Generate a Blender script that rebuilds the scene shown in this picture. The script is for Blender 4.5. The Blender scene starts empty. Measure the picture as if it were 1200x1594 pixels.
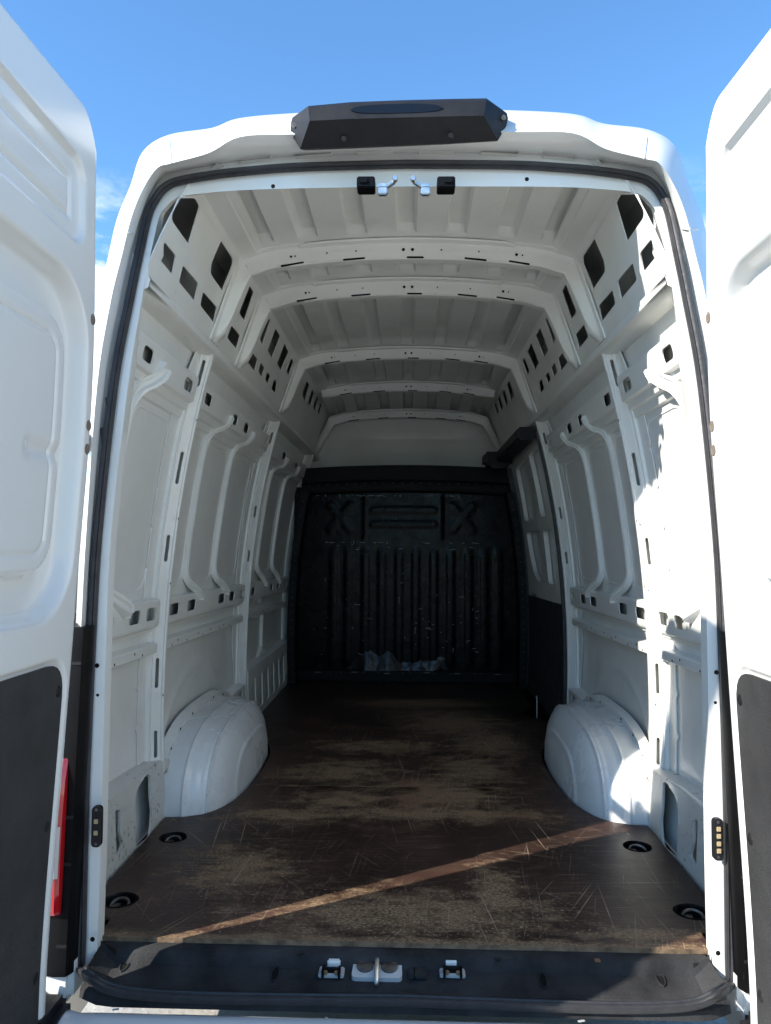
import bpy, bmesh, math, random
import numpy as np
from mathutils import Vector, Matrix
from mathutils.geometry import delaunay_2d_cdt
random.seed(4)
S = bpy.context.scene
COL = S.collection
R_ = math.radians

# ------------------------------------------------------------------ camera
CAM = np.array([.015, -1.93, .99]); YAW, PITCH, ROLL, FPX = R_(1.77), R_(2.8), R_(-.35), 1197.
cd = bpy.data.cameras.new('camera'); cam = bpy.data.objects.new('camera', cd); COL.objects.link(cam)
cam.location = CAM; cam.rotation_euler = (math.pi/2+PITCH, ROLL, YAW)
cd.sensor_fit = 'VERTICAL'; cd.sensor_height = 24; cd.lens = 24*FPX/1594; cd.clip_start = .02; cd.clip_end = 6000
S.camera = cam

# ------------------------------------------------------------------ light
SUN_ELEV, SUN_DIR = 33., (.86, .51)          # SUN_DIR: the way the light travels over the ground
tx, ty = -SUN_DIR[0], -SUN_DIR[1]            # towards the sun
w = bpy.data.worlds.new('World'); S.world = w; w.use_nodes = True
nt = w.node_tree; nt.nodes.clear()
wo = nt.nodes.new('ShaderNodeOutputWorld'); bg = nt.nodes.new('ShaderNodeBackground')
sky = nt.nodes.new('ShaderNodeTexSky'); sky.sky_type = 'NISHITA'; sky.sun_disc = False
sky.sun_elevation = R_(SUN_ELEV); sky.sun_rotation = math.atan2(tx, ty)
sky.air_density = 1.0; sky.dust_density = 0; sky.ozone_density = 4.0; sky.altitude = 100
bg.inputs[1].default_value = .118
# scattered small cumulus, low over the whole horizon
tc = nt.nodes.new('ShaderNodeTexCoord')
no = nt.nodes.new('ShaderNodeTexNoise'); no.inputs['Scale'].default_value = 4.2; no.inputs['Detail'].default_value = 9; no.inputs['Roughness'].default_value = .6
mp = nt.nodes.new('ShaderNodeMapping'); mp.inputs['Location'].default_value = (6.1, 6.6, 6.6); mp.inputs['Scale'].default_value = (1, 1, 2.2)
rp = nt.nodes.new('ShaderNodeMapRange'); rp.inputs[1].default_value = .53; rp.inputs[2].default_value = .64; rp.interpolation_type = 'SMOOTHSTEP'
sx = nt.nodes.new('ShaderNodeSeparateXYZ'); el = nt.nodes.new('ShaderNodeMapRange'); el.inputs[1].default_value = .46; el.inputs[2].default_value = .30; el.interpolation_type = 'SMOOTHSTEP'
mu = nt.nodes.new('ShaderNodeMath'); mu.operation = 'MULTIPLY'
mxs = nt.nodes.new('ShaderNodeMix'); mxs.data_type = 'RGBA'; mxs.inputs[7].default_value = (4.6, 4.8, 5.1, 1)
L = nt.links.new
tint = nt.nodes.new('ShaderNodeMix'); tint.data_type = 'RGBA'; tint.blend_type = 'MULTIPLY'; tint.inputs[0].default_value = 1; tint.inputs[7].default_value = (.66, .90, 1.0, 1)
L(tc.outputs['Generated'], mp.inputs[0]); L(mp.outputs[0], no.inputs[0]); L(no.outputs[0], rp.inputs[0])
L(tc.outputs['Generated'], sx.inputs[0]); L(sx.outputs[2], el.inputs[0]); L(rp.outputs[0], mu.inputs[0]); L(el.outputs[0], mu.inputs[1])
L(mu.outputs[0], mxs.inputs[0]); L(sky.outputs[0], tint.inputs[6]); L(tint.outputs[2], mxs.inputs[6]); L(mxs.outputs[2], bg.inputs[0]); L(bg.outputs[0], wo.inputs[0])

sl = bpy.data.lights.new('sun', 'SUN'); sl.energy = 3.7; sl.angle = R_(.5); sl.color = (1, .95, .87)
so = bpy.data.objects.new('sun', sl); COL.objects.link(so)
ce = math.cos(R_(SUN_ELEV)); n_ = math.hypot(tx, ty)
so.rotation_euler = Vector((tx/n_*ce, ty/n_*ce, math.sin(R_(SUN_ELEV)))).to_track_quat('Z', 'Y').to_euler()
so.location = (-4, -3, 6)
V = S.view_settings; V.view_transform = 'Standard'; V.look = 'None'; V.gamma = 1; V.use_curve_mapping = False; V.exposure = 1.45
S.render.engine = 'CYCLES'

# ------------------------------------------------------------------ survey helpers: picture point -> point on a known surface of the van
def _r(ax, a):
    c, s = math.cos(a), math.sin(a)
    return np.array({'x': [[1,0,0],[0,c,-s],[0,s,c]], 'y': [[c,0,s],[0,1,0],[-s,0,c]], 'z': [[c,-s,0],[s,c,0],[0,0,1]]}[ax])
RM = _r('z', R_(1.77)) @ _r('y', R_(-.35)) @ _r('x', math.pi/2+R_(2.8)); C0 = np.array([.015, -1.93, .99])
def ray(x, y): return RM @ np.array([(x-600)/1197., -(y-797)/1197., -1.])
def hit(x, y, g):
    r = ray(x, y); a, b = .3, 14.
    for _ in range(50):
        m = (a+b)/2; q = C0+m*r
        if g(q) > 0: a = m
        else: b = m
    return C0+a*r
WP = np.polyfit([0, .3, .6, .9, 1.2, 1.5, 1.74], [.897, .908, .905, .885, .85, .795, .735], 3)
def W(z): return float(np.polyval(WP, min(max(z, -.1), 1.8)))
def on_wall(x, y, off=0):
    q = hit(x, y, lambda q: W(q[2])-off+q[0]); return q[1], q[2]
PA, PB = (.735, 1.75), (.624, 2.072)
def on_upper(x, y):
    q = hit(x, y, lambda q: PA[0]+(PB[0]-PA[0])*(q[2]-PA[1])/(PB[1]-PA[1])+q[0]); return q[1], (q[2]-PA[1])/(PB[1]-PA[1])
def on_y(x, y, fy): return hit(x, y, lambda q: fy(q[2])-q[1])
def lean(z): return .05*z+.02*z*z
def sstep(a, b, x):
    t = min(1, max(0, (x-a)/(b-a))); return t*t*(3-2*t)

# ------------------------------------------------------------------ materials
def nodes(name):
    m = bpy.data.materials.new(name); m.use_nodes = True
    return m, m.node_tree, m.node_tree.nodes['Principled BSDF']
def nn(t, typ, ins=None, **kw):
    n = t.nodes.new('ShaderNode'+typ)
    for k, v in kw.items(): setattr(n, k, v)
    for k, v in (ins or {}).items():
        if hasattr(v, 'is_output') or isinstance(v, bpy.types.NodeSocket): t.links.new(v, n.inputs[k])
        else: n.inputs[k].default_value = v
    return n
def obco(t, scale=(1,1,1), rot=(0,0,0)):
    c = nn(t, 'TexCoord'); return nn(t, 'Mapping', {0: c.outputs['Object'], 'Scale': scale, 'Rotation': rot}).outputs[0]
def noise(t, co, sc, det=4, ro=.55): return nn(t, 'TexNoise', {'Vector': co, 'Scale': sc, 'Detail': det, 'Roughness': ro}).outputs[0]
def rng(t, v, a, b, c=0., d=1.): return nn(t, 'MapRange', {0: v, 1: a, 2: b, 3: c, 4: d}).outputs[0]
def mix(t, f, a, b):
    n = nn(t, 'Mix', {}, data_type='RGBA')
    for k, v in ((0, f), (6, a), (7, b)):
        if isinstance(v, bpy.types.NodeSocket): t.links.new(v, n.inputs[k])
        else: n.inputs[k].default_value = v
    return n.outputs[2]
def math_(t, op, a, b=0.):
    return nn(t, 'Math', {0: a, 1: b}, operation=op).outputs[0]
def c4(c): return (*c, 1)

def simple(name, col, rough=.5, metal=0., var=.12, sc=6, bump=0., bsc=60, coat=0., spec=.5):
    m, t, b = nodes(name)
    co = obco(t); n = noise(t, co, sc, 5)
    dark = tuple(x*(1-var) for x in col); lite = tuple(min(1, x*(1+var)) for x in col)
    t.links.new(mix(t, rng(t, n, .3, .7), c4(dark), c4(lite)), b.inputs['Base Color'])
    t.links.new(rng(t, noise(t, co, sc*2.3, 6), .3, .7, max(.02, rough-.08), min(1, rough+.1)), b.inputs['Roughness'])
    b.inputs['Metallic'].default_value = metal; b.inputs['Coat Weight'].default_value = coat; b.inputs['Coat Roughness'].default_value = .06
    b.inputs['Specular IOR Level'].default_value = spec
    if bump:
        bp = nn(t, 'Bump', {'Strength': bump, 'Distance': .004, 'Height': noise(t, co, bsc, 6)}); t.links.new(bp.outputs[0], b.inputs['Normal'])
    return m
def paint(name, col, grime=.5, rough=.32, wav=.06, th=.70):
    """white van paint: faint dust clouds, rub marks, little specks"""
    m, t, b = nodes(name); co = obco(t)
    dust = rng(t, noise(t, co, 3.2, 7, .62), .42, .78)
    base = mix(t, math_(t, 'MULTIPLY', dust, .35*grime), c4(col), (.50, .48, .42, 1))
    sp = rng(t, noise(t, co, 55, 3, .6), th, th+.06)
    sp = math_(t, 'MULTIPLY', sp, rng(t, noise(t, co, 5, 3), .5-(.70-th), .66-(.70-th)))
    base = mix(t, math_(t, 'MULTIPLY', sp, .8*grime), base, (.20, .18, .15, 1))
    st = rng(t, noise(t, obco(t, (30, 4, 4), (.4, .3, .2)), 3.2, 4, .6), .70, .74)
    base = mix(t, math_(t, 'MULTIPLY', st, .35*grime), base, (.33, .31, .28, 1))
    t.links.new(base, b.inputs['Base Color'])
    t.links.new(rng(t, dust, 0, 1, rough, min(1, rough+.25*min(1, grime*1.5))), b.inputs['Roughness'])
    b.inputs['Coat Weight'].default_value = .35; b.inputs['Coat Roughness'].default_value = .08
    bp = nn(t, 'Bump', {'Strength': wav, 'Distance': .03, 'Height': noise(t, co, 4.5, 2)}); t.links.new(bp.outputs[0], b.inputs['Normal'])
    return m
M = {}
M['in'] = paint('interior_white_paint', (.775, .772, .728), .85, .36)
M['skin'] = paint('panel_white_paint', (.76, .757, .72), .95, .40, .12)
M['ext'] = paint('gloss_white_paint', (.74, .74, .715), .03, .22, .008)
M['scuff'] = paint('scuffed_white_paint', (.60, .60, .56), 1.6, .5, .35, .60)
M['cavity_shade'] = simple('cavity_shade_grey', (.40, .40, .38), .6, 0, .25, 4)  # grey standing in for the shade inside the cut-outs
M['rubber'] = simple('rubber_seal', (.022, .022, .025), .55, 0, .3, 20, .25, 90)
M['plastic'] = simple('black_grained_plastic', (.012, .012, .0135), .5, 0, .25, 9, .15, 220, 0, .3)
M['trim'] = simple('sill_trim_plastic', (.026, .026, .027), .75, 0, .7, 7, .4, 150, 0, .18)
M['lining'] = simple('black_door_lining', (.028, .028, .029), .62, 0, .3, 5, .6, 320)
M['blackpaint'] = simple('black_steel_paint', (.004, .004, .0045), .45, 0, .3, 6, .1, 30, 0, .12)
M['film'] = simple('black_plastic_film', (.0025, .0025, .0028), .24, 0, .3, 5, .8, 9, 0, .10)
M['glint'] = simple('film_glint_grey', (.30, .31, .33), .45)  # light grey for the painted glints on the bulkhead
M['rivet'] = simple('dark_rivet', (.06, .06, .065), .45, .5)
M['gfilm'] = simple('loose_glossy_film', (.004, .004, .005), .22, 0, .3, 5, .6, 16, 0, .28)
M['zinc'] = simple('zinc_steel', (.62, .62, .60), .34, 1, .15, 18, .1, 60)
M['steelring'] = simple('worn_steel', (.17, .165, .16), .45, 1, .3, 30, .2, 90)
M['rust'] = simple('rusty_steel', (.22, .12, .06), .75, .2, .4, 40, .4, 120)
M['white_plastic'] = simple('white_plastic', (.75, .75, .73), .35)
M['hole'] = simple('dark_cavity', (.008, .008, .008), .9, spec=.1)
M['plug'] = simple('grey_brown_plug', (.17, .14, .11), .6)
M['edge'] = simple('ply_edge', (.15, .10, .06), .8, 0, .6, 30, .5, 120)
M['tyre'] = simple('tyre_rubber', (.02, .02, .02), .8)
M['scratchpaint'] = simple('bare_scuff', (.45, .45, .44), .5)
m, t, b = nodes('red_lens'); b.inputs['Base Color'].default_value = (.42, .005, .010, 1); b.inputs['Roughness'].default_value = .08; b.inputs['Coat Weight'].default_value = 1; M['red'] = m
m, t, b = nodes('clear_lens'); b.inputs['Base Color'].default_value = (.45, .44, .44, 1); b.inputs['Roughness'].default_value = .15; b.inputs['Metallic'].default_value = .3; M['clear'] = m
m, t, b = nodes('led_amber'); b.inputs['Base Color'].default_value = (.42, .32, .17, 1); b.inputs['Roughness'].default_value = .3; M['led'] = m
m, t, b = nodes('dark_lens'); b.inputs['Base Color'].default_value = (.006, .006, .007, 1); b.inputs['Roughness'].default_value = .06; M['dlens'] = m

def floor_mat():
    m, t, b = nodes('worn_phenolic_plywood'); co = obco(t)
    base = mix(t, rng(t, noise(t, co, 2.2, 6), .35, .7), (.020, .0115, .009, 1), (.066, .035, .026, 1))
    grain = noise(t, obco(t, (1.2, 26, 1)), 3, 6, .7)
    base = mix(t, rng(t, grain, .55, .8, 0, .45), base, (.12, .072, .05, 1))
    xyz = nn(t, 'SeparateXYZ', {0: obco(t)})
    def blob(x, y, rx, ry):
        dx = math_(t, 'DIVIDE', math_(t, 'SUBTRACT', xyz.outputs[0], x), rx); dy = math_(t, 'DIVIDE', math_(t, 'SUBTRACT', xyz.outputs[1], y), ry)
        d = math_(t, 'ADD', math_(t, 'MULTIPLY', dx, dx), math_(t, 'MULTIPLY', dy, dy))
        return math_(t, 'EXPONENT', math_(t, 'MULTIPLY', d, -1.))
    # where feet and freight have worn the brown film off
    spots = [(.05, 1.02, .55, .10), (-.28, 1.55, .28, .20), (.30, 1.62, .20, .28), (-.42, .98, .26, .10), (.0, .22, .46, .16), (.27, .30, .09, .28), (.25, 2.55, .36, .42), (.42, 2.1, .22, .35),
             (-.25, 1.15, .20, .12), (.62, .13, .2, .035), (.15, 1.25, .3, .25), (0, .065, 1.2, .035), (-.5, .5, .18, .2), (0, 1.335, .62, .018), (-.1, 2.0, .4, .16), (.1, 3.1, .5, .2)]
    acc = None
    for s in spots:
        k = blob(*s); acc = k if acc is None else math_(t, 'MAXIMUM', acc, k)
    pat = noise(t, obco(t, (2.6, 4.6, 1)), 3.4, 11, .76)
    wear = rng(t, math_(t, 'ADD', pat, math_(t, 'MULTIPLY', acc, .27)), .585, .76)
    fine = rng(t, noise(t, obco(t, (13, 26, 1)), 8, 9, .8), .40, .60)
    wear = math_(t, 'MULTIPLY', wear, fine)
    base = mix(t, math_(t, 'MULTIPLY', wear, .85), base, (.40, .275, .16, 1))
    speck = math_(t, 'MULTIPLY', rng(t, noise(t, obco(t, (30, 46, 1)), 2.6, 3, .6), .60, .66), rng(t, math_(t, 'ADD', acc, noise(t, co, 2.4, 5)), .62, .95))
    base = mix(t, math_(t, 'MULTIPLY', speck, .75), base, (.33, .235, .145, 1))
    soft = math_(t, 'MULTIPLY', rng(t, noise(t, obco(t, (1.1, 2.4, 1)), 2.3, 10, .74), .50, .66), rng(t, acc, .05, .7, .25, 1.))
    base = mix(t, math_(t, 'MULTIPLY', soft, .40), base, (.24, .15, .085, 1))
    # chips
    chip = rng(t, noise(t, obco(t, (9, 16, 1)), 6, 5, .6), .70, .73)
    chip = math_(t, 'MULTIPLY', chip, rng(t, noise(t, co, 1.9, 3), .42, .6))
    base = mix(t, math_(t, 'MULTIPLY', chip, .7), base, (.34, .25, .16, 1))
    # long thin scratches in several directions
    for k, (ang, sx_, sy_, th) in enumerate([(.08, 170, 1.1, .68), (-.12, 150, 1.6, .69), (1.5, 160, 1.9, .69), (.5, 190, 1.7, .70), (-.65, 180, 2.0, .70), (-1.2, 190, 2.4, .70), (.25, 210, 2.6, .69), (1.2, 200, 3.2, .70)]):
        mpn = nn(t, 'Mapping', {0: obco(t), 'Location': (k*3.7, k*1.9, k), 'Rotation': (0, 0, ang)})
        mp2 = nn(t, 'Mapping', {0: mpn.outputs[0], 'Scale': (sx_, sy_, 1)})
        s = rng(t, noise(t, mp2.outputs[0], 1., 1.5, .45), th, th+.03)
        s = math_(t, 'MULTIPLY', s, rng(t, noise(t, mpn.outputs[0], 4.5, 3), .42, .68))
        base = mix(t, math_(t, 'MULTIPLY', s, .75), base, (.36, .27, .19, 1))
    dust = rng(t, noise(t, co, 1.3, 6, .6), .48, .8, 0, .08)
    base = mix(t, dust, base, (.20, .17, .14, 1))
    red = math_(t, 'MULTIPLY', blob(.03, 1.25, .10, .22), rng(t, noise(t, co, 9, 5), .4, .6, 0, .55))
    base = mix(t, red, base, (.20, .09, .06, 1))
    t.links.new(base, b.inputs['Base Color'])
    t.links.new(rng(t, math_(t, 'ADD', wear, dust), 0, 1, .40, .8), b.inputs['Roughness'])
    b.inputs['Specular IOR Level'].default_value = .2
    bp = nn(t, 'Bump', {'Strength': .35, 'Distance': .003, 'Height': math_(t, 'ADD', grain, noise(t, co, 2.5, 3))}); t.links.new(bp.outputs[0], b.inputs['Normal'])
    return m
M['ply'] = floor_mat()
def ground_mat():
    m, t, b = nodes('pale_dusty_concrete'); co = obco(t)
    base = mix(t, rng(t, noise(t, co, .6, 8, .6), .3, .7), (.29, .27, .235, 1), (.40, .375, .33, 1))
    base = mix(t, rng(t, noise(t, co, 40, 6, .7), .5, .8), base, (.20, .19, .17, 1))
    t.links.new(base, b.inputs['Base Color']); b.inputs['Roughness'].default_value = .9
    bp = nn(t, 'Bump', {'Strength': .5, 'Distance': .01, 'Height': noise(t, co, 60, 6)}); t.links.new(bp.outputs[0], b.inputs['Normal'])
    return m
M['ground'] = ground_mat()

# ------------------------------------------------------------------ mesh helpers
def inside(p, poly):
    c = False; x, y = p; n = len(poly); j = n-1
    for i in range(n):
        xi, yi = poly[i]; xj, yj = poly[j]
        if (yi > y) != (yj > y) and x < (xj-xi)*(y-yi)/(yj-yi)+xi: c = not c
        j = i
    return c
def dens(poly, step):
    out = []
    for i, a in enumerate(poly):
        b = poly[(i+1) % len(poly)]; k = max(1, int(math.hypot(b[0]-a[0], b[1]-a[1])/step))
        out += [(a[0]+(b[0]-a[0])*j/k, a[1]+(b[1]-a[1])*j/k) for j in range(k)]
    return out
def rpoly(pts, r, seg=4):
    """polygon with rounded corners"""
    out = []; n = len(pts)
    for i in range(n):
        p = Vector(pts[i]); a = (Vector(pts[i-1])-p); c = (Vector(pts[(i+1) % n])-p)
        k = min(r, a.length*.45, c.length*.45); A = p+a.normalized()*k; B = p+c.normalized()*k
        for j in range(seg+1):
            u = j/seg; q = A*(1-u)**2+p*2*u*(1-u)+B*u*u; out.append((q.x, q.y))
    return out
def rrect(x0, x1, y0, y1, r, seg=4): return rpoly([(x0, y0), (x1, y0), (x1, y1), (x0, y1)], r*1.3, seg)
def ell(cx, cy, rx, ry, n=16): return [(cx+rx*math.cos(2*math.pi*i/n), cy+ry*math.sin(2*math.pi*i/n)) for i in range(n)]
def crom(pts, k=6, closed=False):
    P = [np.array(p, float) for p in pts]; out = []; n = len(P)
    for i in range(n if closed else n-1):
        g = (lambda j: P[j % n]) if closed else (lambda j: P[min(max(j, 0), n-1)])
        a, b_, c, d = g(i-1), g(i), g(i+1), g(i+2)
        for j in range(k):
            u = j/k
            out.append(.5*((2*b_)+(c-a)*u+(2*a-5*b_+4*c-d)*u*u+(3*b_-a-3*c+d)*u**3))
    if not closed: out.append(P[-1])
    return out
class MB:
    def __init__(s): s.v = []; s.f = []; s.m = []
    def add(s, vs, fs, mi=0):
        o = len(s.v); s.v += [tuple(map(float, q)) for q in vs]; s.f += [[o+i for i in f] for f in fs]; s.m += [mi]*len(fs); return s
    def grid(s, rows, cu=False, cv=False, mi=0):
        nr, nc = len(rows), len(rows[0]); vs = [q for r in rows for q in r]; fs = []
        for i in range(nr if cu else nr-1):
            for j in range(nc if cv else nc-1):
                fs.append([i*nc+j, i*nc+(j+1) % nc, ((i+1) % nr)*nc+(j+1) % nc, ((i+1) % nr)*nc+j])
        return s.add(vs, fs, mi)
    def fn(s, us, vs, g, mi=0): return s.grid([[g(u, v) for v in vs] for u in us], mi=mi)
    def plate(s, outer, holes, mp, step=.06, rim=.008, orim=True, mi=0):
        """flat-pattern sheet with holes mapped by mp(u,v,depth); rims give the edge its thickness"""
        loops = [dens(outer, step)]+[dens(h, step) for h in holes]
        vs = []; es = []
        for l in loops:
            o = len(vs); vs += l; es += [(o+i, o+(i+1) % len(l)) for i in range(len(l))]
        xs = [p[0] for p in outer]; ys = [p[1] for p in outer]
        for i in range(1, int((max(xs)-min(xs))/step)+1):
            for j in range(1, int((max(ys)-min(ys))/step)+1):
                p = (min(xs)+i*step, min(ys)+j*step)
                if inside(p, outer) and not any(inside(p, h) for h in holes): vs.append(p)
        r = delaunay_2d_cdt([Vector(p) for p in vs], es, [], 0, 1e-6)
        V2, F2 = r[0], r[2]; F = []
        for f in F2:
            c = (sum(V2[i].x for i in f)/len(f), sum(V2[i].y for i in f)/len(f))
            if inside(c, outer) and not any(inside(c, h) for h in holes): F.append(list(f))
        s.add([mp(p.x, p.y, 0) for p in V2], F, mi)
        if rim:
            for k, l in enumerate(loops):
                if k == 0 and not orim: continue
                s.grid([[mp(*p, 0) for p in l], [mp(*p, rim) for p in l]], cv=True, mi=mi)
        return s
    def sweep(s, path, nor, prof, closed=False, cap=True, mi=0):
        """prof: (lateral, height) points, closed outline; nor: outward normals along the path; prof may be a function of i"""
        P = [Vector(p) for p in path]; n = len(P); rows = []
        for i in range(n):
            a = P[i-1] if (closed or i > 0) else P[i]; b = P[(i+1) % n] if (closed or i < n-1) else P[i]
            t = (b-a).normalized(); N = Vector(nor[i]); N = (N-t*N.dot(t)).normalized(); B = t.cross(N)
            pf = prof(i/(n-1)) if callable(prof) else prof
            rows.append([P[i]+B*x+N*y for x, y in pf])
        s.grid(rows, cu=closed, cv=True, mi=mi)
        if cap and not closed:
            k = len(rows[0]); s.add(rows[0], [list(range(k))[::-1]], mi); s.add(rows[-1], [list(range(k))], mi)
        return s
    def box(s, c, d, rot=None, mi=0, bev=.0):
        bm = bmesh.new(); bmesh.ops.create_cube(bm, size=1)
        for v in bm.verts: v.co = Vector((v.co.x*d[0], v.co.y*d[1], v.co.z*d[2]))
        if bev: bmesh.ops.bevel(bm, geom=list(bm.edges), offset=bev, segments=2, affect='EDGES')
        mt = Matrix.Translation(c) @ (rot.to_4x4() if rot else Matrix())
        s.add([mt @ v.co for v in bm.verts], [[v.index for v in f.verts] for f in bm.faces], mi); bm.free(); return s
    def lathe(s, c, axis, prof, n=20, mi=0):
        """prof: (radius, height) along axis"""
        q = Vector(axis).to_track_quat('Z', 'Y').to_matrix(); rows = []
        for r, h in prof: rows.append([Vector(c)+q @ Vector((r*math.cos(2*math.pi*i/n), r*math.sin(2*math.pi*i/n), h)) for i in range(n)])
        return s.grid(rows, cv=True, mi=mi)
    def build(s, name, mats, parent=None, angle=32, mirror=False, fix=True):
        me = bpy.data.meshes.new(name)
        vs = [(-x, y, z) for x, y, z in s.v] if mirror else s.v
        me.from_pydata(vs, [], s.f)
        for mm in (mats if isinstance(mats, (list, tuple)) else [mats]): me.materials.append(M[mm] if isinstance(mm, str) else mm)
        bm = bmesh.new(); bm.from_mesh(me)
        for f, k in zip(bm.faces, s.m): f.material_index = k
        bmesh.ops.remove_doubles(bm, verts=bm.verts, dist=2e-5)
        if fix: bmesh.ops.recalc_face_normals(bm, faces=bm.faces)
        bm.to_mesh(me); bm.free()
        me.shade_smooth(); me.set_sharp_from_angle(angle=R_(angle))
        o = bpy.data.objects.new(name, me); COL.objects.link(o)
        if parent: o.parent = parent
        return o
def disc_prof(r, h, b=.15): return [(0, h), (r*(1-b), h), (r, h*(1-b)), (r, 0), (0, 0)]

# ------------------------------------------------------------------ ground
g = MB().add([(-3000, -3000, -.66), (3000, -3000, -.66), (3000, 3000, -.66), (-3000, 3000, -.66)], [[0, 1, 2, 3]]).build('ground', 'ground')
g['kind'] = 'structure'; g['label'] = 'pale dusty concrete yard under the parked van'; g['category'] = 'ground'

# ------------------------------------------------------------------ the van
van = bpy.data.objects.new('cargo_van', None); COL.objects.link(van)
van['label'] = 'white high-roof cargo van with both rear doors open, empty load bay and brown plywood floor'; van['category'] = 'van'
YF = 3.88                                        # bulkhead
def wp(Y, z, off=0, side=-1):
    off = off*.72 if off < 0 else off
    return (side*(W(z)-off), Y, z)

# ---- rear body frame round the door opening
rows_y = dict(sil=(.12, [(95,1500),(98,1370),(104,1230),(116,1000),(124,830),(134,600),(152,470),(168,400),(182,340),(203,288),(222,236),(262,210),(330,199),(372,184),(460,176),(637,168)]),
  mid=(.00, [(100,1500),(103,1370),(108,1230),(121,1000),(129,830),(142,600),(161,470),(177,400),(192,340),(212,288),(231,241),(264,221),(329,209),(373,190),(460,181),(637,173)]),
  crest=(-.05, [(105,1500),(108,1370),(113,1230),(125,1000),(134,830),(151,600),(172,470),(189,400),(204,340),(222,295),(244,262),(267,254),(325,238),(374,213),(460,209),(637,205)]),
  fil=(-.012, [(110,1500),(114,1370),(119,1230),(131,1000),(141,830),(161,600),(184,470),(200,400),(215,340),(230,298),(248,268),(268,261),(325,246),(374,230),(460,226),(637,221)]),
  chan=(.026, [(116,1500),(120,1370),(124,1230),(136,1000),(146,830),(168,600),(192,470),(207,400),(222,340),(235,302),(252,276),(270,268),(325,258),(380,250),(460,243),(637,238)]),
  so=(.018, [(121,1500),(124,1370),(128,1230),(139,1000),(150,830),(173,600),(198,470),(213,400),(227,340),(240,310),(256,289),(280,278),(340,267),(400,261),(470,256),(637,252)]),
  si=(.018, [(137,1500),(140,1370),(143,1230),(152,1000),(161,830),(188,600),(211,470),(225,400),(238,340),(249,318),(264,302),(286,293),(345,284),(400,278),(470,273),(637,268)]),
  inn=(.022, [(151,1480),(155,1370),(159,1230),(165,1000),(173,830),(199,600),(220,470),(233,400),(247,340),(256,325),(270,311),(290,304),(346,298),(400,295),(470,293),(637,290)]))
loops = {}
for k, (dy, px) in rows_y.items():
    rc = .045 if k in ('chan', 'so', 'si', 'inn') else 0.
    pts = [on_y(x, y, lambda z: lean(z)+dy+rc*sstep(1.85, 2.0, z)) for x, y in px]; pts[-1][0] = 0
    loops[k] = crom(pts, 5)
def full(l): return [tuple(p) for p in l]+[(-p[0], p[1], p[2]) for p in l[-2::-1]]
inn = loops['inn']; in2 = []; in3 = []
for p in inn:
    z = p[2]; f = sstep(1.45, 1.72, z); top = sstep(-.60, -.50, p[0])*f
    in2.append(p+np.array([-.003, .05*(1-f)+.012*f, .002+.004*top]))
    ox = -(W(min(z, 1.75))+.02)
    pan = -max(abs(p[0])+.002, PA[0]+(PB[0]-PA[0])*(min(z, 2.07)-PA[1])/(PB[1]-PA[1])+.014)
    in3.append(np.array([ox*(1-f)+(pan*(1-top)+p[0]*top)*f, p[1]+.13*(1-f)+(.11-.065*sstep(1.84, 1.94, z))*f*(1-top)+.08*top, z+.02*f+.13*top]))
in3[-1][0] = 0; in2[-1][0] = 0
m = MB().grid([full(loops[k]) for k in ('sil', 'mid', 'crest', 'fil', 'chan', 'so', 'si')]); m.build('rear_body_frame', 'ext', van, 40)
m = MB().grid([full(l) for l in (loops['si'], inn, in2, in3)]); innerframe = m.build('door_opening_flange', 'in', van, 40)
# header holes and dark dots on the pillars
for (x, y, r) in [(425, 290, .006), (612, 282, .005), (820, 279, .006)]:
    q = on_y(x, y, lambda z: lean(z)+.004); MB().lathe(q, (0, -1, 0), disc_prof(r, .001), 12).build('header_hole', 'hole', innerframe)
for s in (1, -1):
    for (x, y, r) in [(151, 1036, .006), (152, 1082, .004), (144, 1462, .006)]:
        q = on_y(x, y, lambda z: lean(z)-.002); MB().lathe((s*q[0], q[1], q[2]), (0, -1, 0), disc_prof(r, .001), 12).build('pillar_hole', 'hole', innerframe)
# body joint lines near the roof corners
for sd_ in (1, -1):
    for idx, ks in ((38, ('mid', 'crest', 'fil')), (55, ('mid', 'crest'))):
        A_ = [loops[k][idx] for k in ks]; pts = crom([(-sd_*p[0]*-1*-1, p[1], p[2]) for p in A_], 4)
        pts = [(sd_*abs(p[0]), p[1]-.001, p[2]) for p in pts]
        MB().sweep(pts, [(sd_*.5, -1, .2)]*len(pts), [(-.0022, -.003), (.0022, -.003), (.0014, .0018), (-.0014, .0018)]).build('body_joint', 'in', van)

# ---- outer shell: sides and roof carried forward from the frame
sil = loops['sil']; rowsS = []
def shell(p, Y):
    k = sstep(0, .22, Y); x, y, z = p; sg = -1 if x < 0 else 1
    need = W(z)+.085 if z < 1.6 else (W(1.6)+.085-(z-1.6)*.40)
    return (sg*(abs(x)*(1-k)+max(abs(x), need)*k) if abs(x) > .5 else x, y+Y, z-.002+.03*k*sstep(1.9, 2.05, z))
for Y in (0, .06, .12, .2, .4, .8, 1.5, 2.5, 3.6, 4.6): rowsS.append([shell(p, Y) for p in full(sil)])
low = []
for r in rowsS: low.append([(r[0][0], r[0][1], -.42)]+r+[(r[-1][0], r[-1][1], -.42)])
m = MB().grid(low); m.add(low[-1], [list(range(len(low[-1])))]); m.build('outer_shell', 'ext', van, 40)

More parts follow.
